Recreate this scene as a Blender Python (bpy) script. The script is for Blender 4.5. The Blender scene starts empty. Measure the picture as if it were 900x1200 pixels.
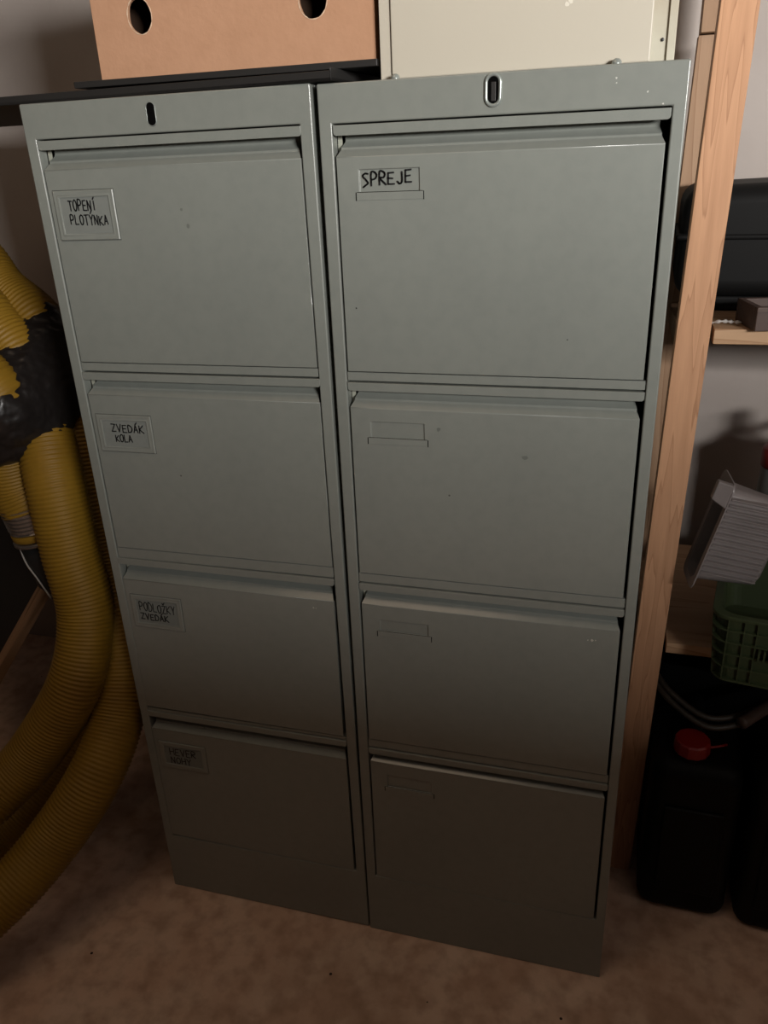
import bpy, bmesh, math, random
from mathutils import Vector, Matrix, noise
random.seed(4)
C = bpy.context.scene.collection
PI = math.pi
H = 1.38

# ------------------------------------------------------------ materials
def mat(name, col, rough=.5, metal=0, spec=.5, bump=None, var=None, specks=None, coat=0, alpha=None, trans=0):
    m = bpy.data.materials.new(name); m.use_nodes = True
    nt = m.node_tree; b = nt.nodes['Principled BSDF']
    b.inputs['Base Color'].default_value = (*col, 1)
    b.inputs['Roughness'].default_value = rough
    b.inputs['Metallic'].default_value = metal
    b.inputs['Specular IOR Level'].default_value = spec
    b.inputs['Coat Weight'].default_value = coat; b.inputs['Coat Roughness'].default_value = .14
    b.inputs['Transmission Weight'].default_value = trans
    if alpha is not None: b.inputs['Alpha'].default_value = alpha
    tc = nt.nodes.new('ShaderNodeTexCoord')
    out = None
    if var:  # list of (scale, amount, color2)
        prev = None
        for sc, amt, c2 in var:
            n = nt.nodes.new('ShaderNodeTexNoise'); n.inputs['Scale'].default_value = sc
            n.inputs['Detail'].default_value = 6
            nt.links.new(tc.outputs['Object'], n.inputs['Vector'])
            r = nt.nodes.new('ShaderNodeMapRange'); r.inputs[1].default_value = .42; r.inputs[2].default_value = .68
            r.inputs[4].default_value = amt
            nt.links.new(n.outputs['Fac'], r.inputs[0])
            x = nt.nodes.new('ShaderNodeMix'); x.data_type = 'RGBA'
            nt.links.new(r.outputs[0], x.inputs[0])
            if prev: nt.links.new(prev, x.inputs[6])
            else: x.inputs[6].default_value = (*col, 1)
            x.inputs[7].default_value = (*c2, 1)
            prev = x.outputs[2]
        out = prev
    if specks:  # (scale, size, color, rarity)
        sc, size, c2, rare = specks
        v = nt.nodes.new('ShaderNodeTexVoronoi'); v.inputs['Scale'].default_value = sc
        nt.links.new(tc.outputs['Object'], v.inputs['Vector'])
        l = nt.nodes.new('ShaderNodeMath'); l.operation = 'LESS_THAN'; l.inputs[1].default_value = size
        nt.links.new(v.outputs['Distance'], l.inputs[0])
        sp = nt.nodes.new('ShaderNodeSeparateColor'); nt.links.new(v.outputs['Color'], sp.inputs[0])
        g = nt.nodes.new('ShaderNodeMath'); g.operation = 'LESS_THAN'; g.inputs[1].default_value = rare
        nt.links.new(sp.outputs[0], g.inputs[0])
        mu = nt.nodes.new('ShaderNodeMath'); mu.operation = 'MULTIPLY'
        nt.links.new(l.outputs[0], mu.inputs[0]); nt.links.new(g.outputs[0], mu.inputs[1])
        x = nt.nodes.new('ShaderNodeMix'); x.data_type = 'RGBA'
        nt.links.new(mu.outputs[0], x.inputs[0])
        if out: nt.links.new(out, x.inputs[6])
        else: x.inputs[6].default_value = (*col, 1)
        x.inputs[7].default_value = (*c2, 1)
        out = x.outputs[2]
    if out: nt.links.new(out, b.inputs['Base Color'])
    if bump:
        sc, st = bump
        n = nt.nodes.new('ShaderNodeTexNoise'); n.inputs['Scale'].default_value = sc; n.inputs['Detail'].default_value = 4
        nt.links.new(tc.outputs['Object'], n.inputs['Vector'])
        bp = nt.nodes.new('ShaderNodeBump'); bp.inputs['Strength'].default_value = st; bp.inputs['Distance'].default_value = .002
        nt.links.new(n.outputs['Fac'], bp.inputs['Height']); nt.links.new(bp.outputs[0], b.inputs['Normal'])
    return m

def wood(name, c1, c2, stretch=(14, 14, .9), ring=9., rough=.6):
    m = bpy.data.materials.new(name); m.use_nodes = True
    nt = m.node_tree; b = nt.nodes['Principled BSDF']; b.inputs['Roughness'].default_value = rough
    b.inputs['Specular IOR Level'].default_value = .3
    tc = nt.nodes.new('ShaderNodeTexCoord'); mp = nt.nodes.new('ShaderNodeMapping')
    mp.inputs['Scale'].default_value = stretch
    nt.links.new(tc.outputs['Object'], mp.inputs[0])
    n = nt.nodes.new('ShaderNodeTexNoise'); n.inputs['Scale'].default_value = 1.3; n.inputs['Detail'].default_value = 2
    nt.links.new(mp.outputs[0], n.inputs['Vector'])
    k = nt.nodes.new('ShaderNodeMath'); k.operation = 'MULTIPLY'; k.inputs[1].default_value = ring
    nt.links.new(n.outputs['Fac'], k.inputs[0])
    f = nt.nodes.new('ShaderNodeMath'); f.operation = 'FRACT'; nt.links.new(k.outputs[0], f.inputs[0])
    r = nt.nodes.new('ShaderNodeValToRGB')
    r.color_ramp.elements[0].position = 0; r.color_ramp.elements[0].color = (*c1, 1)
    r.color_ramp.elements[1].position = .86; r.color_ramp.elements[1].color = (*[a*.5+b_*.5 for a, b_ in zip(c1, c2)], 1)
    e = r.color_ramp.elements.new(.95); e.color = (*c2, 1)
    e = r.color_ramp.elements.new(1); e.color = (*c1, 1)
    nt.links.new(f.outputs[0], r.inputs[0])
    mp2 = nt.nodes.new('ShaderNodeMapping'); mp2.inputs['Scale'].default_value = tuple(12*s for s in stretch)
    nt.links.new(tc.outputs['Object'], mp2.inputs[0])
    n2 = nt.nodes.new('ShaderNodeTexNoise'); n2.inputs['Scale'].default_value = 1.5
    nt.links.new(mp2.outputs[0], n2.inputs['Vector'])
    x = nt.nodes.new('ShaderNodeMix'); x.data_type = 'RGBA'; x.blend_type = 'MULTIPLY'; x.inputs[0].default_value = .45
    nt.links.new(r.outputs[0], x.inputs[6]); nt.links.new(n2.outputs['Fac'], x.inputs[7])
    g = nt.nodes.new('ShaderNodeMix'); g.data_type = 'RGBA'; g.inputs[0].default_value = .65
    nt.links.new(x.outputs[2], g.inputs[6]); nt.links.new(r.outputs[0], g.inputs[7])
    nt.links.new(g.outputs[2], b.inputs['Base Color'])
    return m

M = {}
M['paint'] = mat('grey_green_paint', (.215, .230, .208), .34, .0, .55, coat=.5, bump=(420, .04), var=[(5, .28, (.165, .178, .165)), (60, .16, (.14, .155, .145))],
                 specks=(26, .035, (.05, .05, .045), .10))
M['liner'] = mat('pale_inner_lining', (.34, .35, .29), .6)
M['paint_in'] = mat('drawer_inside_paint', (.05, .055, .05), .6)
M['black'] = mat('slot_shade_black', (.002, .002, .002), .9, spec=.05)  # flat black in place of the shade inside slots and slits
M['slot_rim'] = mat('slot_rim_paint', (.30, .33, .31), .3, .4)
M['paper'] = mat('label_paper', (.185, .20, .185), .7, var=[(80, .3, (.15, .16, .15))])
M['ink'] = mat('marker_ink', (.006, .006, .007), .5)
M['rubbed'] = mat('bare_metal_chip', (.6, .6, .55), .4, .5)
M['smudge'] = mat('dull_smudge', (.13, .14, .125), .6)
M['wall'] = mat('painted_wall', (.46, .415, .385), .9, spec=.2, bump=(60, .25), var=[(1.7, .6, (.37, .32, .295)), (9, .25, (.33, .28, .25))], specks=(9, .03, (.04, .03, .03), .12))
M['dim'] = mat('low_bounce_dark_wall', (.14, .12, .105), .9, spec=.1)  # darkened, like the ceiling, to hold down bounced light
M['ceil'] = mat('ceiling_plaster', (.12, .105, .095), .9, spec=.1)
M['floor'] = mat('concrete_floor', (.62, .41, .30), .85, spec=.25, bump=(45, .35),
                 var=[(3, .8, (.40, .26, .18)), (9, .7, (.70, .52, .40)), (30, .5, (.28, .17, .11))], specks=(23, .07, (.03, .015, .01), .13))
M['card'] = mat('brown_cardboard', (.48, .275, .170), .85, spec=.15, bump=(140, .2), var=[(4, .5, (.42, .235, .14)), (45, .3, (.40, .22, .13))])
M['card_edge'] = mat('torn_cardboard_edge', (.62, .46, .33), .9, spec=.1)
M['card_in'] = mat('card_inner_shade', (.05, .03, .02), .9, spec=.1)  # cardboard darkened as the shade behind the hand holes
M['cream'] = mat('cream_enamel', (.50, .465, .385), .42, spec=.5, bump=(200, .05), var=[(3, .3, (.46, .425, .35))], specks=(14, .03, (.2, .16, .11), .12))
M['cream_frame'] = mat('greyed_cream_enamel', (.48, .46, .37), .5, var=[(8, .7, (.34, .27, .19))], specks=(30, .06, (.06, .04, .03), .2))
M['dark_sheet'] = mat('dark_sheet_metal', (.022, .021, .020), .45, .0, .5, bump=(30, .1))
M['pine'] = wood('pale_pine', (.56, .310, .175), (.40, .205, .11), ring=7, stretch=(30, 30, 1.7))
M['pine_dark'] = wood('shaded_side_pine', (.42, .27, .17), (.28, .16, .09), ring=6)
M['board'] = wood('shelf_pine', (.50, .32, .19), (.34, .19, .10), stretch=(.9, 14, 14), ring=6)
M['batten'] = wood('old_batten', (.42, .25, .14), (.22, .12, .06), ring=5)
M['yellow'] = mat('yellow_corrugated_plastic', (.24, .135, .013), .5, spec=.3, var=[(6, .5, (.19, .10, .010)), (25, .25, (.13, .065, .006))])
M['film'] = mat('dark_plastic_film', (.012, .010, .0095), .33, spec=.45, bump=(25, .5))
M['steel'] = mat('threaded_steel', (.32, .29, .27), .32, .9)
M['plug'] = mat('black_rubber', (.01, .01, .01), .6)
M['wire'] = mat('pale_wire', (.35, .33, .3), .5)
M['panel'] = mat('dark_brown_panel', (.018, .013, .010), .7)
M['blackbag'] = mat('black_case_plastic', (.006, .006, .006), .6, spec=.15)
M['traywood'] = wood('dark_stained_wood', (.085, .055, .045), (.05, .03, .025), stretch=(1, 14, 14), ring=8, rough=.5)
M['crate'] = mat('dark_green_plastic', (.034, .046, .020), .5, spec=.35, var=[(20, .3, (.03, .042, .014))])
M['white'] = mat('dimmed_white_plastic', (.19, .165, .16), .45, spec=.5, var=[(20, .5, (.14, .12, .115))])  # white plastic darkened to stand in for the rack's shade
M['jug'] = mat('milky_plastic', (.13, .125, .115), .4)
M['red'] = mat('red_plastic', (.20, .005, .004), .45)
M['can'] = mat('black_canister_plastic', (.004, .004, .004), .55, spec=.15)
M['cable'] = mat('brown_black_rubber_hose', (.030, .022, .015), .5)
M['scrap'] = mat('pale_plastic_scrap', (.35, .33, .31), .4)

# ------------------------------------------------------------ helpers
def link(o, parent=None, m=None, smooth=None):
    C.objects.link(o)
    if parent: o.parent = parent
    if m: o.data.materials.append(m)
    if smooth:
        for p in o.data.polygons: p.use_smooth = True
    return o
def obj(name, bm, m, parent=None, bevel=0, seg=2, smooth=False, loc=None):
    bmesh.ops.recalc_face_normals(bm, faces=bm.faces)
    me = bpy.data.meshes.new(name); bm.to_mesh(me); bm.free()
    o = bpy.data.objects.new(name, me); link(o, parent, m, smooth)
    if loc: o.location = loc
    if bevel:
        b = o.modifiers.new('bevel', 'BEVEL'); b.width = bevel; b.segments = seg; b.limit_method = 'ANGLE'; b.angle_limit = math.radians(35)
        b.harden_normals = True
        for p in o.data.polygons: p.use_smooth = True
    return o
def tag(o, label=None, cat=None, group=None, kind=None):
    for k, v in (('label', label), ('category', cat), ('group', group), ('kind', kind)):
        if v: o[k] = v
    return o
def thing(name, loc, label, cat, group=None, rot=(0, 0, 0)):
    o = bpy.data.objects.new(name, None); C.objects.link(o); o.location = loc; o.rotation_euler = rot; o.empty_display_size = .05
    return tag(o, label, cat, group)
def box(bm, x0, x1, y0, y1, z0, z1):
    vs = [bm.verts.new((x, y, z)) for x in (x0, x1) for y in (y0, y1) for z in (z0, z1)]
    for f in ((0, 1, 3, 2), (4, 6, 7, 5), (0, 4, 5, 1), (2, 3, 7, 6), (0, 2, 6, 4), (1, 5, 7, 3)):
        bm.faces.new([vs[i] for i in f])
    return vs
def bx(*a):
    bm = bmesh.new(); box(bm, *a); return bm
def catmull(pts, closed=False, n=24):
    P = [Vector(p) for p in pts]; out = []
    L = len(P)
    rng = range(L if closed else L-1)
    for i in rng:
        if closed: p0, p1, p2, p3 = P[i-1], P[i], P[(i+1) % L], P[(i+2) % L]
        else:
            p1, p2 = P[i], P[i+1]
            p0 = P[i-1] if i else p1*2-p2
            p3 = P[i+2] if i+2 < L else p2*2-p1
        for k in range(n):
            t = k/n
            out.append(.5*((2*p1)+(p2-p0)*t+(2*p0-5*p1+4*p2-p3)*t*t+(3*p1-p0-3*p2+p3)*t**3))
    if not closed: out.append(P[-1])
    return out
def resample(pts, step, closed=False):
    P = pts+[pts[0]] if closed else pts
    d = [0]
    for a, b in zip(P, P[1:]): d.append(d[-1]+(b-a).length)
    n = max(2, int(d[-1]/step)); out = []; j = 0
    for i in range(n if closed else n+1):
        s = d[-1]*i/n
        while j < len(d)-2 and d[j+1] < s: j += 1
        t = (s-d[j])/max(1e-9, d[j+1]-d[j]); out.append(P[j].lerp(P[j+1], t))
    return out
def sweep(bm, pts, rad, sides=16, closed=False, cap=True):
    """tube along pts; rad(i) gives the radius of ring i"""
    n = len(pts); rings = []
    T = []
    for i in range(n):
        a = pts[i-1] if (i or closed) else pts[0]; b = pts[(i+1) % n] if (i < n-1 or closed) else pts[-1]
        T.append((b-a).normalized())
    u = T[0].orthogonal().normalized(); us = []
    for i in range(n):
        u = (u-T[i]*u.dot(T[i])).normalized(); us.append(u.copy())
    for i in range(n):
        v = T[i].cross(us[i]); r = rad(i)
        rings.append([bm.verts.new(pts[i]+us[i]*math.cos(2*PI*k/sides)*r+v*math.sin(2*PI*k/sides)*r) for k in range(sides)])
    off = 0
    if closed:
        # match seam
        best = min(range(sides), key=lambda s: (rings[-1][0].co-rings[0][s].co).length); off = best
    for i in range(n if closed else n-1):
        A = rings[i]; B = rings[(i+1) % n]; o = off if (closed and i == n-1) else 0
        for k in range(sides):
            bm.faces.new((A[k], A[(k+1) % sides], B[(k+1+o) % sides], B[(k+o) % sides]))
    if cap and not closed:
        bm.faces.new(rings[0][::-1]); bm.faces.new(rings[-1])
def tube(pts, r, sides=10, n=12):
    bm = bmesh.new(); p = catmull(pts, n=n); sweep(bm, p, lambda i: r, sides); return bm
def lathe(bm, prof, sides=32, at=(0, 0, 0), mtx=None):
    rings = []
    for r, z in prof:
        rings.append([bm.verts.new(Vector(at)+(mtx or Matrix.Identity(3)) @ Vector((r*math.cos(2*PI*k/sides), r*math.sin(2*PI*k/sides), z))) for k in range(sides)])
    for A, B in zip(rings, rings[1:]):
        for k in range(sides): bm.faces.new((A[k], A[(k+1) % sides], B[(k+1) % sides], B[k]))
    bm.faces.new(rings[0][::-1]); bm.faces.new(rings[-1])

def grid_solid(bm, xs, zs, solid, y0, y1):
    """a plate in the xz plane made of cells, with open cells left as real holes"""
    V = {}
    def v(i, j, y):
        k = (i, j, y)
        if k not in V: V[k] = bm.verts.new((xs[i], y, zs[j]))
        return V[k]
    nx, nz = len(xs)-1, len(zs)-1
    S = lambda i, j: 0 <= i < nx and 0 <= j < nz and solid(i, j)
    for i in range(nx):
        for j in range(nz):
            if not S(i, j): continue
            bm.faces.new((v(i, j, y0), v(i+1, j, y0), v(i+1, j+1, y0), v(i, j+1, y0)))
            bm.faces.new((v(i, j, y1), v(i, j+1, y1), v(i+1, j+1, y1), v(i+1, j, y1)))
            if not S(i-1, j): bm.faces.new((v(i, j, y0), v(i, j+1, y0), v(i, j+1, y1), v(i, j, y1)))
            if not S(i+1, j): bm.faces.new((v(i+1, j, y0), v(i+1, j, y1), v(i+1, j+1, y1), v(i+1, j+1, y0)))
            if not S(i, j-1): bm.faces.new((v(i, j, y0), v(i, j, y1), v(i+1, j, y1), v(i+1, j, y0)))
            if not S(i, j+1): bm.faces.new((v(i, j+1, y0), v(i+1, j+1, y0), v(i+1, j+1, y1), v(i, j+1, y1)))

# ------------------------------------------------------------ handwriting
G = {
 'T': [[(0, 1), (1, 1)], [(.5, 1), (.5, 0)]], 'O': [[(.5, 1), (.1, .8), (0, .4), (.3, 0), (.75, .05), (1, .5), (.85, .9), (.5, 1)]],
 'P': [[(0, 0), (.05, 1), (.7, 1), (.95, .78), (.7, .5), (.05, .45)]], 'E': [[(.9, 1), (.05, 1), (0, 0), (.95, 0)], [(0, .52), (.75, .52)]],
 'N': [[(0, 0), (.05, 1), (.9, 0), (.95, 1)]], 'Í': [[(.5, .9), (.5, 0)], [(.4, 1.1), (.8, 1.35)]], 'I': [[(.5, 1), (.5, 0)]],
 'L': [[(.05, 1), (0, 0), (.9, 0)]], 'Ý': [[(0, 1), (.5, .5), (1, 1)], [(.5, .5), (.5, 0)], [(.5, 1.15), (.85, 1.4)]], 'Y': [[(0, 1), (.5, .5), (1, 1)], [(.5, .5), (.5, 0)]],
 'K': [[(0, 1), (0, 0)], [(.95, 1), (.05, .45), (1, 0)]], 'A': [[(0, 0), (.5, 1), (1, 0)], [(.2, .38), (.8, .38)]],
 'Á': [[(0, 0), (.5, 1), (1, 0)], [(.2, .38), (.8, .38)], [(.5, 1.15), (.85, 1.4)]], 'Z': [[(0, 1), (.95, 1), (.05, 0), (1, 0)]],
 'Ž': [[(0, 1), (.95, 1), (.05, 0), (1, 0)], [(.2, 1.35), (.5, 1.15), (.85, 1.4)]], 'V': [[(0, 1), (.5, 0), (1, 1)]],
 'D': [[(0, 0), (.05, 1), (.6, .95), (1, .5), (.65, .05), (0, 0)]], 'H': [[(0, 1), (0, 0)], [(1, 1), (1, 0)], [(0, .5), (1, .5)]],
 'R': [[(0, 0), (.05, 1), (.7, 1), (.9, .76), (.65, .52), (.05, .5), (1, 0)]], 'S': [[(.9, .95), (.45, 1), (.05, .78), (.5, .5), (.9, .25), (.5, .05), (.1, -.12)]],
 'J': [[(.85, 1), (.85, .2), (.5, 0), (.1, .2)]],
}
def write(bm, text, x0, x1, z, h, w=.0013, slope=0, y=-.0006):
    n = len(text); adv = (x1-x0)/(n-.28); cw = adv*.72; rnd = random.Random(text)
    for i, ch in enumerate(text):
        bxx = x0+i*adv; jz = rnd.uniform(-.04, .04)*h; hh = h*rnd.uniform(.93, 1.06)
        for st in G[ch]:
            p = [Vector((bxx+a*cw+rnd.uniform(-.03, .03)*cw, y, z+jz+b*hh+slope*(bxx-x0)+rnd.uniform(-.03, .03)*h)) for a, b in st]
            if len(p) > 2: p = catmull(p, n=4) if ch in 'OPDRSJ' else p
            # ribbon with round-ish joints
            for a, b in zip(p, p[1:]):
                d = (b-a)
                if d.length < 1e-6: continue
                d.normalize(); nn = Vector((-d.z, 0, d.x))*w/2; e = d*w*.45
                q = [a-e-nn*.7, a-nn, b-nn, b+e-nn*.7, b+e+nn*.7, b+nn, a+nn, a-e+nn*.7]
                lo = [bm.verts.new(v) for v in q]; hi = [bm.verts.new(v+Vector((0, -.00025, 0))) for v in q]
                bm.faces.new(hi)
                for k in range(8): bm.faces.new((lo[k], lo[(k+1) % 8], hi[(k+1) % 8], hi[k]))

# ------------------------------------------------------------ filing cabinets
def stadium(r, half, n=10):
    return [(r*math.cos(a), half+r*math.sin(a)) for a in [PI*k/n for k in range(n+1)]]+[(-r*math.cos(a), -half-r*math.sin(a)) for a in [PI*k/n for k in range(n+1)]]
def plate(bm, pts, y0, y1, cx=0, cz=0):
    a = [bm.verts.new((cx+p[0], y0, cz+p[1])) for p in pts]; b = [bm.verts.new((cx+p[0], y1, cz+p[1])) for p in pts]
    bm.faces.new(a); bm.faces.new(b[::-1])
    for k in range(len(pts)): bm.faces.new((a[k], a[(k+1) % len(pts)], b[(k+1) % len(pts)], b[k]))

# opening top, drawer bottom, top of the flat face
ROWS_R = [(1.337, 1.0432, 1.3012), (1.0295, .7430, .9935), (.7265, .4385, .6900), (.4215, .1365, .3930)]
ROWS_L = [(1.337, 1.0445, 1.3000), (1.0305, .7452, .9955), (.7255, .4320, .6850), (.4240, .1345, .3840)]
def drawer(parent, W, top, bot, style, texts, dx=0, roll=0, dy=0, lab=None, lz=(0, 0), ft=0):
    """one drawer front with its lip handle; local origin at the drawer's lower left"""
    xl, xr = .0192+dx, W-.0182+dx
    ni = .0052
    # recess for the label
    if style == 'slot': rx0, rx1, rz1, rz0 = .0470, .1205, lz[0], lz[1]
    else: rx0, rx1, rz1, rz0 = None, None, None, None
    bm = bmesh.new()
    if style == 'slot':
        xs = [xl, rx0, rx1, xr]; zs = [bot, rz0, rz1, ft]
        g = {(i, j): bm.verts.new((xs[i], 0, zs[j])) for i in range(4) for j in range(4)}
        for i in range(3):
            for j in range(3):
                if (i, j) != (1, 1): bm.faces.new((g[i, j], g[i+1, j], g[i+1, j+1], g[i, j+1]))
        d = .0020; c = [(1, 1), (2, 1), (2, 2), (1, 2)]
        inn = [bm.verts.new((g[k].co.x, d, g[k].co.z)) for k in c]
        bm.faces.new(inn)
        for k in range(4): bm.faces.new((g[c[k]], g[c[(k+1) % 4]], inn[(k+1) % 4], inn[k]))
        bottom = [g[i, 0] for i in range(4)]; topv = [g[i, 3] for i in range(4)]
        left = [g[0, j] for j in range(4)]; right = [g[3, j] for j in range(4)]
    else:
        g = {(i, j): bm.verts.new(((xl, xr)[i], 0, (bot, ft)[j])) for i in range(2) for j in range(2)}
        bm.faces.new((g[0, 0], g[1, 0], g[1, 1], g[0, 1]))
        bottom = [g[0, 0], g[1, 0]]; topv = [g[0, 1], g[1, 1]]; left = [g[0, 0], g[0, 1]]; right = [g[1, 0], g[1, 1]]
    D = .021
    def back(vs):
        bb = [bm.verts.new((v.co.x, D, v.co.z)) for v in vs]
        for k in range(len(vs)-1): bm.faces.new((vs[k], vs[k+1], bb[k+1], bb[k]))
    back(bottom); back(left); back(right)
    # profile above the face: slope, bright fold, slope, hollow back
    k_ = (top-ft)/.036; prof = [(.0100, ft+.0085*k_, ni*.8), (.0100, ft+.0105*k_, ni*.75), (.019, ft+.0165*k_, ni*1.25), (.021, ft+.0195*k_, ni*1.3), (.021, top-.010, ni*1.1)]
    prev = (topv[0], topv[-1]); prevall = topv
    for y, z, i in prof:
        a = bm.verts.new((xl+i, y, z)); b = bm.verts.new((xr-i, y, z))
        if prevall is not None and len(prevall) > 2:
            bm.faces.new(prevall+[b, a]); prevall = None
        else: bm.faces.new((prev[0], prev[1], b, a)); prevall = None
        prev = (a, b)
    o = obj('drawer', bm, M['paint'], parent, bevel=.0013, seg=3)
    if dx or roll or dy:
        o.location = (0, dy, 0)
        o.matrix_local = Matrix.Translation((xr, dy, top)) @ Matrix.Rotation(roll, 4, 'Y') @ Matrix.Translation((-xr, 0, -top))
    if lab: o['label'] = lab
    # lip handle (rolled edge with rounded lower corners)
    bm = bmesh.new(); xa, xb = .0175+dx, W-.0152+dx; zt, zb = top-.0012, top-.0125; r = .0036
    pts = [(xa, zt), (xa, zb+r)]+[(xa+r-r*math.cos(t), zb+r-r*math.sin(t)) for t in (PI/6, PI/3, PI/2)]
    pts += [(xb-r+r*math.sin(t), zb+r-r*math.cos(t)) for t in (0, PI/6, PI/3)]+[(xb, zb+r), (xb, zt)]
    plate(bm, pts, -.0008, .0016)
    box(bm, xa+.001, xb-.001, .0012, .0195, zt-.0015, zt)        # top return of the lip
    obj('handle_lip', bm, M['paint'], o, bevel=.0006)
    # steel tray behind the front
    bm = bmesh.new()
    box(bm, xl+.004, xl+.006, .0215, .56, bot+.01, top-.05); box(bm, xr-.006, xr-.004, .0215, .56, bot+.01, top-.05)
    box(bm, xl+.004, xr-.004, .0215, .56, bot+.008, bot+.01); box(bm, xl+.004, xr-.004, .56, .562, bot+.008, top-.05)
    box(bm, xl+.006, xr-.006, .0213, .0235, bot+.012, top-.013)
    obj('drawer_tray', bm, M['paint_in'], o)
    if style == 'slot':
        bm = bmesh.new(); sz1 = rz0+.0002; sz0 = sz1-.0088
        box(bm, rx0-.0042, rx1+.0045, -.0007, .0002, sz0, sz1)
        obj('label_rail', bm, M['paint'], o, bevel=.0004)
        bm = bmesh.new()
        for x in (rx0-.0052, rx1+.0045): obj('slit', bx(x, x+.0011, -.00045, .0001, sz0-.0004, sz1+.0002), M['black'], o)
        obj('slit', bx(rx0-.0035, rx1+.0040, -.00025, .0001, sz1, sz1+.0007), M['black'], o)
    else:
        fx0, fx1, fz1, fz0, w = .0265, .1185, lz[0], lz[1], .0088
        if style == 'slim': w = .0075
        bm = bmesh.new()
        def loop(x0, x1, z0, z1, y): return [bm.verts.new((x, y, z)) for x, z in ((x0, z0), (x1, z0), (x1, z1), (x0, z1))]
        L = [loop(fx0, fx1, fz0, fz1, 0.0), loop(fx0, fx1, fz0, fz1, -.0012), loop(fx0+.0012, fx1-.0012, fz0+.0012, fz1-.0012, -.0022),
             loop(fx0+w*.55, fx1-w*.55, fz0+w*.55, fz1-w*.55, -.0016), loop(fx0+w*.75, fx1-w*.75, fz0+w*.75, fz1-w*.75, -.0022), loop(fx0+w, fx1-w, fz0+w, fz1-w, -.0014), loop(fx0+w, fx1-w, fz0+w, fz1-w, 0.0)]
        for A, B in zip(L, L[1:]):
            for k in range(4): bm.faces.new((A[k], A[(k+1) % 4], B[(k+1) % 4], B[k]))
        obj('label_frame', bm, M['paint'], o, bevel=.0003, seg=1)
        obj('label_card', bx(fx0+w-.0004, fx1-w+.0004, -.0004, 0.0001, fz0+w-.0004, fz1-w+.0004), M['paper'], o)
        bm = bmesh.new()
        for (a, b, c, d) in ((fx0-.0007, fx0, fz0-.0007, fz1+.0007), (fx1, fx1+.0007, fz0-.0007, fz1+.0007), (fx0, fx1, fz0-.0007, fz0), (fx0, fx1, fz1, fz1+.0007)):
            box(bm, a, b, -.00012, .0001, c, d)
        obj('frame_seam', bm, M['paint_in'], o)
    if texts:
        bm = bmesh.new()
        for t in texts: write(bm, *t)
        w = obj('handwriting', bm, M['ink'], o)
        w['label'] = 'black marker handwriting reading '+' '.join(t[0] for t in texts)
    return o

def cabinet(loc, W, rot, label, left, ROWS):
    t = thing('filing_cabinet', loc, label, 'filing cabinet', 'grey-green four-drawer filing cabinets side by side', rot)
    sl, sr = .0165, W-.0145
    if left: sr = W-.0165
    D = .63
    bm = bmesh.new()
    zs = [0, ROWS[3][1]-.001, H-.0425, H]
    grid_solid(bm, [0, sl, sr, W], zs, lambda i, j: i != 1 or j != 1, 0, .018)
    body = obj('front_frame', bm, M['paint'], t, bevel=.0020, seg=3)
    for r, q in zip(ROWS[:-1], ROWS[1:]):
        obj('rail', bx(sl+.0010, sr-.0010, .0014, .016, q[0]+.0010, r[1]-.0014), M['paint'], t, bevel=.0007)
    bm = bmesh.new()
    e = .0004
    box(bm, e, .002, .0181, D, 0, H-e); box(bm, W-.002, W-e, .0181, D, 0, H-e); box(bm, e, W-e, .0181, D, H-.002, H-e)
    box(bm, e, W-e, D-.002, D, 0, H-e); box(bm, e, W-e, .0181, D, .004, .006)
    obj('liner', bx(sl+.0002, sl+.0056, .0186, .0200, ROWS[3][1], H-.045), M['liner'], t)
    obj('cabinet_shell', bm, M['paint'], t, bevel=.0006)
    # lock; flat black plates stand in for the shade inside its slot
    bm = bmesh.new(); cx = W*.5+.001; cz = H-.0175
    if left:
        cx = .190
        cz = H-.0205
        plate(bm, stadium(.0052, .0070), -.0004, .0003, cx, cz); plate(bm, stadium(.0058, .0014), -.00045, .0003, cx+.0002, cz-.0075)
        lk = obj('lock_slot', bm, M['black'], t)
        bm = bmesh.new(); rim = [(cx+p[0], -.0002, cz-.0006+p[1]) for p in stadium(.0062, .0072)]
        sweep(bm, [Vector(p) for p in rim], lambda i: .0005, 6, True); obj('lock_rim', bm, M['slot_rim'], lk, smooth=True)
    else:
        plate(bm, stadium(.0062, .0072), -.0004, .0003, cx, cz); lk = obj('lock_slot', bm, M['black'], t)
        bm = bmesh.new(); rim = [(cx+p[0], -.0006, cz+p[1]) for p in stadium(.0078, .0075, 14)]
        sweep(bm, [Vector(p) for p in rim], lambda i: .0021, 8, True); obj('lock_rim', bm, M['slot_rim'], lk, smooth=True)
        bm = bmesh.new(); box(bm, cx-.0022, cx+.003, -.0012, 0, cz-.011, cz+.008); obj('latch_tongue', bm, M['dark_sheet'], lk, bevel=.0005)
    return t

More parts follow.
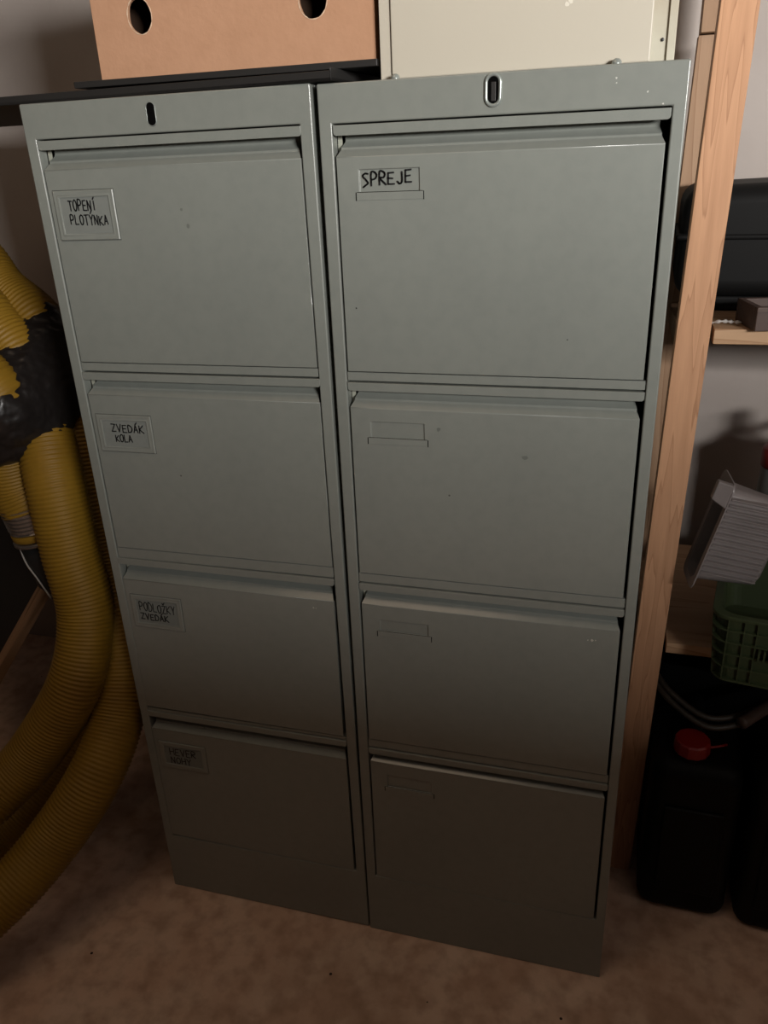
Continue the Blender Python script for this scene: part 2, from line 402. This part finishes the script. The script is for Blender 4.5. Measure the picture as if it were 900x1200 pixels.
WR, WL = .4096, .4012
cr = cabinet((0, 0, 0), WR, (0, 0, 0), 'right grey-green four-drawer filing cabinet, its top drawer marked SPREJE', False, ROWS_R)
for k, (tp, bt, ftz) in enumerate(ROWS_R):
    d = drawer(cr, WR, tp, bt, 'slot', ft=ftz, lz=((1.287, 1.2615), (.975, .9525), (.6655, .6460), (.3690, .3445))[k], texts= [('SPREJE', .0510, .1112, 1.2685, .0135, .0019, 0.05, .0008)] if k == 0 else None)
    if k == 0:
        d['label'] = 'drawer front with SPREJE handwritten in black'
cl = cabinet((-.0024-WL*math.cos(.0), .0015, 0), WL, (0, -.0044, 0), 'left grey-green four-drawer filing cabinet with handwritten cards in framed holders', True, ROWS_L)
X = .4036   # world x of the cabinet's left edge, sign flipped
TX = [[('TOPENÍ', .0490, .0905, 1.2505, .0125, .0017, -.02), ('PLOTÝNKA', .0480, .1050, 1.2325, .0118, .0016, -.03)],
      [('ZVEDÁK', .0515, .1050, .9405, .0112, .0017, -.01), ('KOLA', .0560, .0830, .9250, .0102, .0016, 0)],
      [('PODLOŽKY', .0420, .1065, .6300, .0150, .0015, -.03), ('ZVEDÁK', .0420, .0920, .6135, .0108, .0018, -.02)],
      [('HEVER', .0480, .0985, .3315, .0142, .0017, 0), ('NOHY', .0480, .0870, .3135, .0125, .0017, 0)]]
# card text is laid out against the frame's own position inside each drawer
drs = []
for k, (tp, bt, ftz) in enumerate(ROWS_L):
    dx = (0, 0, -.0018, -.0015)[k]
    off = 1.337-(.062)-.0094
    tx = []
    for (s, a, b, z, h, w, sl_) in TX[k]: tx.append((s, a-.0015, b-.0015, z, h, w, sl_, -.0005))
    drs.append(drawer(cl, WL, tp, bt, 'framed', tx, ft=ftz, dx=dx, roll=(0, 0, .005, .004)[k], lab='drawer front with a framed card reading '+' '.join(t[0] for t in tx), lz=((1.275, 1.212), (.9665, .909), (.6585, .598), (.3595, .302))[k]))
# worn spots
def flecks(parent, pts, m, name, y=-.00025):
    for x, z, r in pts:
        bm = bmesh.new(); n = 7; rnd = random.Random(x*991+z)
        plate(bm, [(r*rnd.uniform(.6, 1.2)*math.cos(2*PI*k/n), r*rnd.uniform(.6, 1.2)*math.sin(2*PI*k/n)) for k in range(n)], y, .0001, x, z)
        obj(name, bm, m, parent)
kids = [c for c in cr.children if c.name.startswith('drawer')]
flecks(kids[2], [(.355, .672, .0022), (.360, .6725, .0012), (.3495, .6715, .0012)], M['rubbed'], 'paint_chip')
flecks(kids[1], [(.254, .936, .0042), (.140, .969, .0035)], M['smudge'], 'smudge', -.0001)
flecks(kids[0], [(.035, 1.125, .0011), (.30, 1.09, .001)], M['ink'], 'paint_chip')
flecks(drs[0], [(.2205, 1.227, .0035), (.214, 1.247, .002)], M['smudge'], 'smudge', -.0001)
flecks(drs[2], [(.348, .6715, .0015), (.352, .6710, .001)], M['rubbed'], 'paint_chip')
flecks(cr, [(.336, 1.3665, .0011), (.3365, 1.362, .0009), (.369, 1.352, .0011), (.383, 1.334, .0014), (.3855, 1.34, .001)], M['rubbed'], 'paint_chip')
# bolts on top of the right cabinet
for x, lb in ((.335, 'dark dome-headed bolt on the cabinet top below the cream door corner'), (.092, 'dark dome-headed bolt on the cabinet top near the cardboard box')):
    bm = bmesh.new(); lathe(bm, [(.0055, 0), (.0055, .0012), (.0046, .0042), (.0025, .0058), (.0008, .0062)], 16, (x, .012, H-.0002))
    tag(obj('bolt', bm, M['slot_rim'], cr, smooth=True))

# ------------------------------------------------------------ setting
def struct(name, bm, m, **k): return tag(obj(name, bm, m, **k), kind='structure')
struct('floor', bx(-2.6, 2.6, -4.5, .86, -.1, 0), M['floor'])
struct('wall_back', bx(-2.6, 2.6, .74, .86, .0, 2.7), M['wall'])
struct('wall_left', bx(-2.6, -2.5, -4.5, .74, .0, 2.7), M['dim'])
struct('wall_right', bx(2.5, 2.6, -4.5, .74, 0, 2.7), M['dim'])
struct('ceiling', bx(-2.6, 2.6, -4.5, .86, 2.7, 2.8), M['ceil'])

# ------------------------------------------------------------ things on top of the cabinets
t = thing('sheet_metal_shelf', (.02, -.004, H+.0022), 'black folded metal shelf lying under the cardboard box', 'shelf panel', rot=(0, 0, -.075))
bm = bmesh.new(); box(bm, -.95, 0, 0, .42, 0, .0035); box(bm, -.95, 0, 0, .0015, 0, .0105); box(bm, -.0015, 0, 0, .42, 0, .0135); box(bm, -.95, 0, .4185, .42, 0, .0105)
box(bm, -.95, -.001, .002, .418, .0035, .0105)
obj('tray_panel', bm, M['dark_sheet'], t, bevel=.0004)
t2 = thing('black_board', (.068, .022, H+.0160), 'thin black board directly below the cardboard box', 'board', rot=(0, 0, -.02))
obj('board_panel', bx(-.41, 0, 0, .43, 0, .0075), M['dark_sheet'], t2, bevel=.0008)

def hole_wall(name, x0, x1, z0, z1, holes, m, parent, th):
    bm = bmesh.new(); loops = []
    loops.append([bm.verts.new((x, 0, z)) for x, z in ((x0, z0), (x1, z0), (x1, z1), (x0, z1))])
    for cx, cz, rx, rz, tilt in holes:
        L = []
        for k in range(28):
            a = 2*PI*k/28; u, v = rx*math.cos(a), rz*math.sin(a); s = 1+.03*math.sin(5*a+cx*40)
            L.append(bm.verts.new((cx+(u*math.cos(tilt)-v*math.sin(tilt))*s, 0, cz+(u*math.sin(tilt)+v*math.cos(tilt))*s)))
        loops.append(L)
    ed = []
    for L in loops:
        for k in range(len(L)): ed.append(bm.edges.new((L[k], L[(k+1) % len(L)])))
    bmesh.ops.triangle_fill(bm, edges=ed, use_beauty=True)
    me = bpy.data.meshes.new(name); bm.to_mesh(me); bm.free()
    o = bpy.data.objects.new(name, me); link(o, parent, m)
    s = o.modifiers.new('thick', 'SOLIDIFY'); s.thickness = th; s.offset = 0
    return o
t = thing('cardboard_box', (-.3005, .035, H+.0237), 'brown cardboard box with two round hand holes', 'box', rot=(0, 0, .004))
bw = .362
HL = [(.0655, .0655, .0162, .0195, .1), (.291, .0655, .0172, .0195, -.1)]
hole_wall('front_panel', 0, bw, 0, .21, HL, M['card'], t, .005)
for cx, cz, rx, rz, tl in HL:
    bm = bmesh.new()
    sweep(bm, [Vector((cx+(rx+.0004)*math.cos(2*PI*k/28)*math.cos(tl)-(rz+.0004)*math.sin(2*PI*k/28)*math.sin(tl), -.0024, cz+(rx+.0004)*math.cos(2*PI*k/28)*math.sin(tl)+(rz+.0004)*math.sin(2*PI*k/28)*math.cos(tl))) for k in range(28)], lambda i: .0006+.0004*math.sin(i*2.1), 6, True)
    obj('hole_edge', bm, M['card_edge'], t, smooth=True)
bm = bmesh.new(); box(bm, -.0012, .0035, -.002, .38, 0, .21); obj('side_panel', bm, M['card'], t, bevel=.0012)
bm = bmesh.new(); box(bm, bw-.0035, bw+.0022, -.002, .38, 0, .21); obj('side_panel', bm, M['card'], t, bevel=.0015)
obj('back_panel', bx(.0037, bw-.0037, .376, .381, 0, .21), M['card'], t)
obj('bottom_panel', bx(.0037, bw-.0037, .003, .3755, 0.0002, .005), M['card'], t)
obj('inner_shade_sheet', bx(.004, bw-.004, .05, .053, .0055, .208), M['card_in'], t)  # dark sheet standing in for the shade inside the box
obj('top_flap', bx(-.001, bw+.001, -.002, .381, .2103, .215), M['card'], t, bevel=.001)
# crease line and dent
t = thing('metal_box', (.0712, .024, H+.0003), 'cream enamelled metal box with a closed door, standing on the right cabinet', 'metal box', rot=(0, 0, 0))
w, hgt, dep = .322, .24, .20
bm = bmesh.new(); box(bm, 0, w, .002, dep, 0, hgt); obj('housing', bm, M['cream_frame'], t, bevel=.002)
bm = bmesh.new(); box(bm, 0.0005, .0135, -.0005, .0025, .0, hgt-.001); obj('door_flange', bm, M['cream'], t, bevel=.0008)
bm = bmesh.new(); box(bm, .0145, w-.0245, -.0038, .0015, .0008, hgt-.006); dr = obj('door_panel', bm, M['cream'], t, bevel=.0018, seg=3)
flecks(dr, [(.2085, .060, .0030), (.2125, .063, .0028)], mat('dried_filler', (.66, .63, .54), .6), 'stain', -.0041)
bm = bmesh.new(); box(bm, w-.0085, w-.0005, -.0012, .0025, 0, hgt-.001); obj('side_flange', bm, M['cream_frame'], t, bevel=.0006)
bm = bmesh.new()
bm.free()
for z in (.021, .15):
    bm = bmesh.new(); lathe(bm, [(.0018, 0), (.0018, .0008), (.0006, .0012)], 10, (w-.0135, .0018, z), Matrix.Rotation(PI/2, 3, 'X'))
    obj('rivet', bm, M['dark_sheet'], t)

# ------------------------------------------------------------ wooden rack on the right
lean = .0255   # the posts lean a little to the right: x grows with height
t = thing('wooden_rack', (.4125, .245, 0), 'pine shelving rack of leaning posts beside the right cabinet', 'shelving rack')
def post(x, y, w, d, h, m, name='post', px=0):
    bm = bmesh.new(); vs = box(bm, x, x+w, y, y+d, 0, h)
    for v in bm.verts: v.co.x += v.co.z*lean
    return obj(name, bm, m, t, bevel=.0012)
post(0, 0, .046, .034, 1.80, M['pine'])
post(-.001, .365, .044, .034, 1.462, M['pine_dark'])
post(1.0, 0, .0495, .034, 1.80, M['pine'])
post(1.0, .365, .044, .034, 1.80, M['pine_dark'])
for z0, z1, nm in ((1.035, 1.0565, 'shelf_board'), (.507, .5265, 'shelf_board')):
    x0 = .051+z1*lean
    obj(nm, bx(x0, 1.0+z0*lean-.002, .004, .40, z0, z1), M['board'], t, bevel=.001)
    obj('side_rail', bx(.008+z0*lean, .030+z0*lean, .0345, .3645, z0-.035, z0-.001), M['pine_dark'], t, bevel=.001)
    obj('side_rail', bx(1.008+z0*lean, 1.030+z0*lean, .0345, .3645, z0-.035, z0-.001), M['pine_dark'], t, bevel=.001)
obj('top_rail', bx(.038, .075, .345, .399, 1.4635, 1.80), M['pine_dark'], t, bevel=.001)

# upper shelf: black case, wooden tray, scrap
t = thing('storage_case', (.436, .378, 1.0570), 'large black case on the upper rack shelf', 'case', rot=(0, 0, -.03))
bm = bmesh.new(); box(bm, .0, .55, 0, .215, .022, .184)
for v in bm.verts:
    if v.co.z > .1: v.co.x = .275+(v.co.x-.275)*.985; v.co.z += v.co.x*.03
o = obj('case_body', bm, M['blackbag'], t, bevel=.028, seg=5, smooth=True)
bm = bmesh.new(); box(bm, .030, .52, .02, .195, 0, .0225); obj('case_foot', bm, M['blackbag'], t, bevel=.004)
bm = bmesh.new(); box(bm, -.004, .553, -.003, .218, .108, .117); obj('case_rim', bm, M['blackbag'], t, bevel=.006, seg=3)
t = thing('wooden_tray', (.541, .232, 1.0570), 'dark stained wooden tray overhanging the upper shelf edge', 'tray', rot=(0, 0, .20))
W_, D_, h_ = .26, .085, .033
for nm, a in (('front_side', (0, W_, 0, .009, 0, h_)), ('back_side', (0, W_, D_-.009, D_, 0, h_)), ('left_side', (0, .009, .0092, D_-.0092, 0, h_)), ('right_side', (W_-.009, W_, .0092, D_-.0092, 0, h_)), ('tray_bottom', (.0092, W_-.0092, .0092, D_-.0092, .0, .006))):
    obj(nm, bx(*a), M['traywood'], t, bevel=.0012)
bm = bmesh.new(); p = [(.482, .272, .0), (.500, .268, .004), (.515, .282, .001), (.528, .272, .002)]
sweep(bm, catmull([(a, b, 1.0600+c) for a, b, c in p], n=6), lambda i: .0022+.0012*math.sin(i*1.7), 6)
tag(obj('plastic_scrap', bm, M['scrap'], smooth=True), 'small pale twisted scrap lying on the upper shelf beside the post', 'scrap')

# lower shelf: crate, ribbed tray, jug
t = thing('plastic_crate', (.531, .154, .5270), 'dark green lattice plastic crate overhanging the lower rack shelf', 'crate', rot=(0, 0, -.16))
cw, cd, ch, tp = .40, .27, .118, .010
def rrect(x0, x1, y0, y1, r, n=6):
    out = []
    for cx, cy, a0 in ((x0+r, y0+r, PI), (x1-r, y0+r, 1.5*PI), (x1-r, y1-r, 0), (x0+r, y1-r, .5*PI)):
        for k in range(n+1): a = a0+PI/2*k/n; out.append((cx+r*math.cos(a), cy+r*math.sin(a)))
    return out
def ring_wall(bm, z0, z1, grow0, grow1, th, r=.025):
    def lp(g, z): return [bm.verts.new((x, y, z)) for x, y in rrect(-g, cw+g, -g, cd+g, r)]
    O0, O1, I1, I0 = lp(grow0, z0), lp(grow1, z1), lp(grow1-th, z1), lp(grow0-th, z0)
    for A, B in ((O0, O1), (O1, I1), (I1, I0), (I0, O0)):
        for k in range(len(A)): bm.faces.new((A[k], A[(k+1) % len(A)], B[(k+1) % len(A)], B[k]))
bm = bmesh.new(); ring_wall(bm, .0, ch, -.012, -.002, .0022); obj('inner_wall', bm, M['crate'], t)
bm = bmesh.new()
pp = [bm.verts.new((x, y, .002)) for x, y in rrect(.012, cw-.012, .012, cd-.012, .02)]; bm.faces.new(pp)
o = obj('crate_floor', bm, M['crate'], t); s = o.modifiers.new('t', 'SOLIDIFY'); s.thickness = .002
bm = bmesh.new(); ring_wall(bm, ch-.004, ch+.002, .004, .004, .012, .028); obj('rim', bm, M['crate'], t, bevel=.001)
bm = bmesh.new(); ring_wall(bm, 0, .0035, -.006, -.006, .008)
for i, z in enumerate((.026, .050, .072, .094)): g = -.006+.010*z/ch; ring_wall(bm, z, z+.0022, g, g, .007)
def vrib(x, y, nx, ny):
    for s in (0,):
        w2 = .0011
        for (zz0, zz1) in ((0.002, ch-.003),):
            g0, g1 = -.006, .003
            tx, ty = -ny, nx
            vs = []
            for z, g in ((zz0, g0), (zz1, g1)):
                for d in (g, g-.007):
                    for e in (-w2, w2): vs.append(bm.verts.new((x+nx*d+tx*e, y+ny*d+ty*e, z)))
            for f in ((0, 1, 3, 2), (4, 6, 7, 5), (0, 4, 5, 1), (2, 3, 7, 6), (0, 2, 6, 4), (1, 5, 7, 3)): bm.faces.new([vs[i] for i in f])
for x in (.022, .045, .063, .11, .135, .20, .265, .29, .337, .355, .378): vrib(x, 0, 0, -1); vrib(x, cd, 0, 1)
for y in (.025, .055, .085, .135, .185, .215, .245): vrib(0, y, -1, 0); vrib(cw, y, 1, 0)
for k in range(9): box(bm, .068+k*.0075, .071+k*.0075, -.0045, .004, .052, .070)
obj('lattice', bm, M['crate'], t)

# ribbed container lying on its side on the crate
u = Vector((.043, 0, .178)).normalized(); v = Vector((.97, .10, -.235)); v = (v-u*v.dot(u)).normalized(); w = u.cross(v)
if w.y < 0: w = -w
Mx = Matrix((v, w, u)).transposed().to_4x4()   # local x = depth of the tub, y = away from the camera, z = along the rim
t = thing('ribbed_tub', (.4985, .195, .664), 'ribbed white plastic tub lying on its side over the green crate', 'tub')
t.matrix_world = Matrix.Translation((.4985, .195, .664)) @ Mx
Ld, Lw, Lz = .098, .070, .178
def tub_loop(bm, x, g, r=.016): return [bm.verts.new((x, y, z)) for y, z in rrect(g, Lw-g, g, Lz-g, r)]
bm = bmesh.new(); a = tub_loop(bm, .0, .008); b = tub_loop(bm, Ld-.006, .017); c = tub_loop(bm, Ld, .024); c2 = tub_loop(bm, Ld-.003, .026); b2 = tub_loop(bm, Ld-.008, .0195); a2 = tub_loop(bm, .0, .0105)
for A, B in ((a, b), (b, c), (c2, b2), (b2, a2), (a2, a)):
    for k in range(len(A)): bm.faces.new((A[k], A[(k+1) % len(A)], B[(k+1) % len(A)], B[k]))
bm.faces.new(c); bm.faces.new(c2[::-1])
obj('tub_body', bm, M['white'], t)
bm = bmesh.new()
o1, o2 = tub_loop(bm, -.0015, -.003, .014), tub_loop(bm, .0005, -.003, .014); i2, i1 = tub_loop(bm, .0005, .0095, .014), tub_loop(bm, -.0015, .0095, .014)
for A, B in ((o1, o2), (o2, i2), (i2, i1), (i1, o1)):
    for k in range(len(A)): bm.faces.new((A[k], A[(k+1) % len(A)], B[(k+1) % len(A)], B[k]))
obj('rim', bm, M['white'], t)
bm = bmesh.new()
vs = [bm.verts.new(p) for p in ((-.024, .004, .150), (-.024, .004, .180), (-.0015, -.003, .180), (-.0015, -.003, .142), (-.024, .016, .150), (-.024, .016, .180), (-.0015, .010, .180), (-.0015, .010, .142))]
for f in ((0, 1, 2, 3), (4, 7, 6, 5), (0, 4, 5, 1), (1, 5, 6, 2), (2, 6, 7, 3), (3, 7, 4, 0)): bm.faces.new([vs[i] for i in f])
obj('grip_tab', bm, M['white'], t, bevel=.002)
bm = bmesh.new()
for k in range(14):
    z = .030+k*.0098
    x1 = Ld-.008
    vs = [bm.verts.new(p) for p in ((.003, .0010, z-.0009), (.003, .0010, z+.0009), (.003, .012, z+.0016), (.003, .012, z-.0016), (x1, .0090, z-.0009), (x1, .0090, z+.0009), (x1, .021, z+.0016), (x1, .021, z-.0016))]
    for f in ((0, 1, 2, 3), (4, 7, 6, 5), (0, 4, 5, 1), (1, 5, 6, 2), (2, 6, 7, 3), (3, 7, 4, 0)): bm.faces.new([vs[i] for i in f])
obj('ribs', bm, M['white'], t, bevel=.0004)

t = thing('plastic_jug', (.695, .52, .5270), 'milky plastic jug with a red band at the back of the lower shelf', 'jug', rot=(0, 0, .3))
bm = bmesh.new(); lathe(bm, [(.055, 0), (.062, .01), (.062, .20), (.060, .235), (.045, .275), (.022, .300), (.018, .305), (.018, .318)], 32)
for vv in bm.verts: vv.co.x *= 1.15; vv.co.y *= .8
obj('jug_body', bm, M['jug'], t, smooth=True)
bm = bmesh.new(); lathe(bm, [(.0625, .235), (.0635, .236), (.0635, .268), (.055, .269)], 32)
for vv in bm.verts: vv.co.x *= 1.13; vv.co.y *= .82
obj('red_band', bm, M['red'], t, smooth=True)
bm = bmesh.new(); lathe(bm, [(.022, .312), (.022, .332), (.019, .335)], 20); obj('cap', bm, M['red'], t)
bm = tube([(.03, 0, .30), (.07, 0, .31), (.085, 0, .26), (.074, 0, .20)], .008); obj('handle', bm, M['jug'], t, smooth=True)

# canisters on the floor under the rack
def canister(x, y, rz, label):
    t = thing('jerrycan', (x, y, 0), label, 'jerrycan', 'black jerrycans with red caps under the rack', (0, 0, rz))
    bm = bmesh.new(); box(bm, -.0775, .0775, -.10, .10, 0, .335)
    for v in bm.verts:
        if v.co.z > .1: v.co.x *= .97; v.co.y *= .95
    obj('can_body', bm, M['can'], t, bevel=.03, seg=5, smooth=True)
    bm = bmesh.new(); box(bm, -.05, .05, -.103, -.094, .06, .25); obj('side_panel', bm, M['can'], t, bevel=.006, seg=3)
    bm = bmesh.new(); lathe(bm, [(.027, 0), (.027, .014)], 20, (-.012, -.052, .332)); obj('neck', bm, M['can'], t)
    bm = bmesh.new(); n = 24; prof = [(.0285, 0), (.0295, .002), (.0285, .021), (.026, .024), (.012, .0242)]
    rings = [[bm.verts.new((-.012+r*(1+(.03 if k % 2 else 0))*math.cos(2*PI*k/n), -.052+r*(1+(.03 if k % 2 else 0))*math.sin(2*PI*k/n), .342+z)) for k in range(n)] for r, z in prof]
    for A, B in zip(rings, rings[1:]):
        for k in range(n): bm.faces.new((A[k], A[(k+1) % n], B[(k+1) % n], B[k]))
    bm.faces.new(rings[-1]); bm.faces.new(rings[0][::-1])
    obj('cap', bm, M['red'], t)
    obj('cap_strap', tube([(.017, -.052, .352), (.035, -.045, .353), (.045, -.030, .346), (.047, -.018, .334)], .0022, 6), M['red'], t, smooth=True)
    obj('handle', tube([(0, .075, .325), (0, .070, .362), (0, .020, .376), (0, -.008, .366), (0, -.012, .325)], .0105, 12), M['can'], t, smooth=True)
t = thing('gap_darkening_bin', (.475, .42, 0), 'added black bin darkening the gap behind the jerrycans', 'bin')  # added black filler so the space under the shelf stays dark
bm = bmesh.new(); box(bm, 0, .62, 0, .27, 0, .44)
for v in bm.verts:
    if v.co.z < .1: v.co.x = .31+(v.co.x-.31)*.92; v.co.y = .135+(v.co.y-.135)*.9
obj('bin_body', bm, M['can'], t, bevel=.02, seg=3)
obj('lid', bx(-.008, .628, -.008, .278, .4402, .455), M['can'], t, bevel=.005)
canister(.5475, .262, -.02, 'black jerrycan with a red cap, nearest the wooden post')
canister(.716, .252, -.04, 'black jerrycan with a red cap at the photo right edge, farther from the post')
t = thing('rubber_hose', (.55, .24, .385), 'thin dark hose sagging across the jerrycan tops', 'hose')
for dz, dy in ((0, 0), (.010, .012)):
    obj('hose_run', tube([(-.088, .062+dy, .038+dz), (-.055, .016+dy, .020+dz), (0, -.018+dy, .002+dz), (.05, -.008+dy, .003+dz), (.10, .03+dy, .010+dz), (.15, .10+dy, .010+dz)], .0055, 8), M['cable'], t, smooth=True)
obj('hose_end', tube([(.058, -.02, .018), (.085, .01, .020), (.12, .045, .022)], .0105, 12), mat('worn_brown_rubber', (.06, .035, .025), .6), t, smooth=True)

# ------------------------------------------------------------ yellow hose coil on the left
A = [(-.812, .260, 1.188), (-.706, .240, 1.105), (-.626, .220, 1.051), (-.573, .200, .953), (-.550, .170, .804), (-.521, .140, .632), (-.484, .090, .501), (-.472, .030, .394), (-.482, -.050, .311), (-.538, -.130, .215), (-.591, -.220, .158), (-.652, -.300, .131),
     (-.85, -.39, .075), (-1.1, -.36, .056), (-1.40, -.22, .22), (-1.56, .0, .58), (-1.46, .20, 1.0), (-1.15, .27, 1.22)]
B = [(-.754, .170, 1.112), (-.659, .160, 1.047), (-.613, .150, .995), (-.587, .130, .911), (-.555, .090, .811), (-.537, .070, .690), (-.516, .050, .575), (-.528, .000, .461), (-.603, -.050, .337), (-.649, -.100, .287), (-.700, -.170, .250),
     (-.85, -.28, .18), (-1.08, -.30, .165), (-1.35, -.17, .34), (-1.45, .02, .65), (-1.34, .13, .98), (-1.08, .17, 1.12)]
E_ = [(-.640, .26, .70), (-.585, .21, .50), (-.573, .19, .404), (-.623, .13, .299), (-.655, .07, .200), (-.693, .02, .141), (-.750, -.04, .085), (-.83, -.14, .055), (-1.02, -.20, .052), (-1.27, -.10, .22), (-1.36, .0, .58), (-1.28, .05, .88), (-1.02, .07, 1.02),
      (-.80, .065, 1.045), (-.691, .070, 1.026), (-.620, .065, .985), (-.610, .075, .935), (-.640, .09, .875), (-.646, .100, .804), (-.633, .105, .752)]
coil = thing('drainage_hose', (-.95, .0, 0), 'coiled yellow corrugated hose bound with dark film left of the cabinets', 'hose')
PT, RH = .0072, .0495
splines = []
def hose(pts, closed, lab=None):
    sp = resample(catmull([Vector(p)-Vector((-.95, 0, 0)) for p in pts], closed, 20), PT/4, closed)
    n = len(sp); n -= n % 4 if closed else 0
    sp = sp[:n] if closed else sp
    prof = (0, .0013, .0026, .0013)
    bm = bmesh.new(); sweep(bm, sp, lambda i: RH-.0022+prof[i % 4], 18, closed)
    obj('hose_loop', bm, M['yellow'], coil, smooth=True)
    splines.append(sp)
hose(A, True); hose(B, True); hose(E_, False)
# plastic film bundle: hull round the strands where they are tied
bm = bmesh.new()
def near(sp, lo, hi):
    return [p for p in sp if lo[0] < p.x-.95 < hi[0] and lo[2] < p.z < hi[2]]
hullpts = []
for sp, zlo, zhi in ((splines[0], .955, 1.045), (splines[1], .905, .992), (splines[2], .885, .955)):
    q = [p for p in sp if p.x-.95 > -.70 and zlo < p.z < zhi]
    for p in q[::6]:
        for k in range(26):
            d = Vector((random.gauss(0, 1), random.gauss(0, 1), random.gauss(0, .4))).normalized(); hullpts.append(p+d*(RH+.010))
for p in hullpts: bm.verts.new(p)
r = bmesh.ops.convex_hull(bm, input=bm.verts)
bmesh.ops.delete(bm, geom=[g for g in r['geom_interior'] if isinstance(g, bmesh.types.BMVert)], context='VERTS')
film = obj('plastic_wrap', bm, M['film'], coil, smooth=True)
film['label'] = 'dark crinkled plastic film tied round the hose loops'
rm = film.modifiers.new('r', 'REMESH'); rm.mode = 'VOXEL'; rm.voxel_size = .004; rm.use_smooth_shade = True
sm = film.modifiers.new('s', 'SMOOTH'); sm.iterations = 6
tx = bpy.data.textures.new('crinkle', 'CLOUDS'); tx.noise_scale = .035; tx.noise_depth = 3; tx.noise_type = 'HARD_NOISE'
dm = film.modifiers.new('d', 'DISPLACE'); dm.texture = tx; dm.strength = .007; dm.mid_level = .5
bm = bmesh.new()
# hose end fitting: threaded steel band, yellow cuff, dark plug
e0 = Vector(E_[-1])-Vector((-.95, 0, 0)); dirn = (Vector((.010, .008, -.075))).normalized()
def along(prof, m, name, s=24, smooth=True, parent=coil):
    bm = bmesh.new(); q = dirn.to_track_quat('Z', 'Y').to_matrix(); lathe(bm, prof, s, e0, q); return obj(name, bm, m, parent, smooth=smooth)
pr = [(.045, -.012)]
for k in range(6): pr += [(.0490, -.010+k*.0075), (.0490, -.0085+k*.0075), (.0455, -.0065+k*.0075), (.0455, -.0045+k*.0075)]
pr += [(.0480, .036), (.0455, .038)]
fit = along(pr, M['steel'], 'threaded_coupling', smooth=False)
along([(.0465, .0385), (.0485, .041), (.0485, .050), (.045, .053)], M['yellow'], 'cuff', parent=coil)
along([(.040, .0535), (.050, .056), (.050, .0605), (.043, .063)], M['steel'], 'coupling_lip', parent=coil)
along([(.043, .0635), (.044, .10), (.042, .15), (.035, .165)], M['plug'], 'end_plug', parent=coil)
obj('tie_wire', tube([tuple(e0+dirn*.064+Vector((-.030, -.030, 0))), tuple(e0+dirn*.10+Vector((-.022, -.040, 0))), tuple(e0+dirn*.13+Vector((-.008, -.045, 0))), tuple(e0+dirn*.175+Vector((.0, -.042, 0)))], .0016, 6), M['wire'], coil, smooth=True)

# leaning panel with a wooden edge batten
p0 = Vector((-.772, .27, .500)); p1 = Vector((-1.045, .02, .012))
ax = (p0-p1).normalized()
t = thing('leaning_panel', p1, 'dark panel with a wooden edge batten leaning behind the yellow hose', 'panel')
xa = Vector((.78, -.62, 0)); xa = (xa-ax*xa.dot(ax)).normalized(); nv = ax.cross(xa)
t.matrix_world = Matrix.Translation(p1) @ Matrix((xa, nv, ax)).transposed().to_4x4()
L = (p0-p1).length
obj('edge_batten', bx(-.017, .017, -.010, .010, 0, L), M['batten'], t, bevel=.001)
obj('dark_sheet', bx(-.50, -.0175, -.004, .004, 0.30, L+.05), M['panel'], t)

# ------------------------------------------------------------ light
def area(name, loc, target, size, energy, col, sy=None, spread=PI):
    l = bpy.data.lights.new(name, 'AREA'); l.energy = energy; l.color = col; l.size = size; l.spread = spread
    if sy: l.shape = 'RECTANGLE'; l.size_y = sy
    o = bpy.data.objects.new(name, l); C.objects.link(o); o.location = loc
    o.rotation_euler = (Vector(target)-Vector(loc)).to_track_quat('-Z', 'Y').to_euler(); return o
area('window_daylight', (2.05, -2.15, 1.64), (2.05, 0, 1.64), 1.1, 175, (1, .97, .935), .38)
area('overhead_fill', (-.45, -.85, 2.62), (-.45, -.85, 0), 1.0, 5.0, (1, .74, .52), 1.0)  # added warm fill from above to lift the floor
# added unseen wall right of the camera, shaped to shade the lower scene
bm = bmesh.new()
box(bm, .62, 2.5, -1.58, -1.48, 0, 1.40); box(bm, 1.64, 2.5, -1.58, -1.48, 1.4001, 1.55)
struct('added_shade_wall', bm, M['dim'])
wd = bpy.data.worlds.new('world'); bpy.context.scene.world = wd; wd.use_nodes = True
bg = wd.node_tree.nodes['Background']; bg.inputs[0].default_value = (1, .70, .50, 1); bg.inputs[1].default_value = .008

# ------------------------------------------------------------ camera
cam = bpy.data.cameras.new('camera'); co = bpy.data.objects.new('camera', cam); C.objects.link(co)
co.location = (.35689, -.99405, 1.29937); co.rotation_euler = (1.15648, .03842, .27295)
cam.sensor_fit = 'VERTICAL'; cam.sensor_height = 32; cam.sensor_width = 24; cam.lens = 945.08*32/1200
cam.clip_start = .02
sc = bpy.context.scene; sc.camera = co
sc.view_settings.view_transform = 'Standard'; sc.view_settings.look = 'None'; sc.view_settings.gamma = 1; sc.view_settings.use_curve_mapping = False
sc.view_settings.exposure = 0
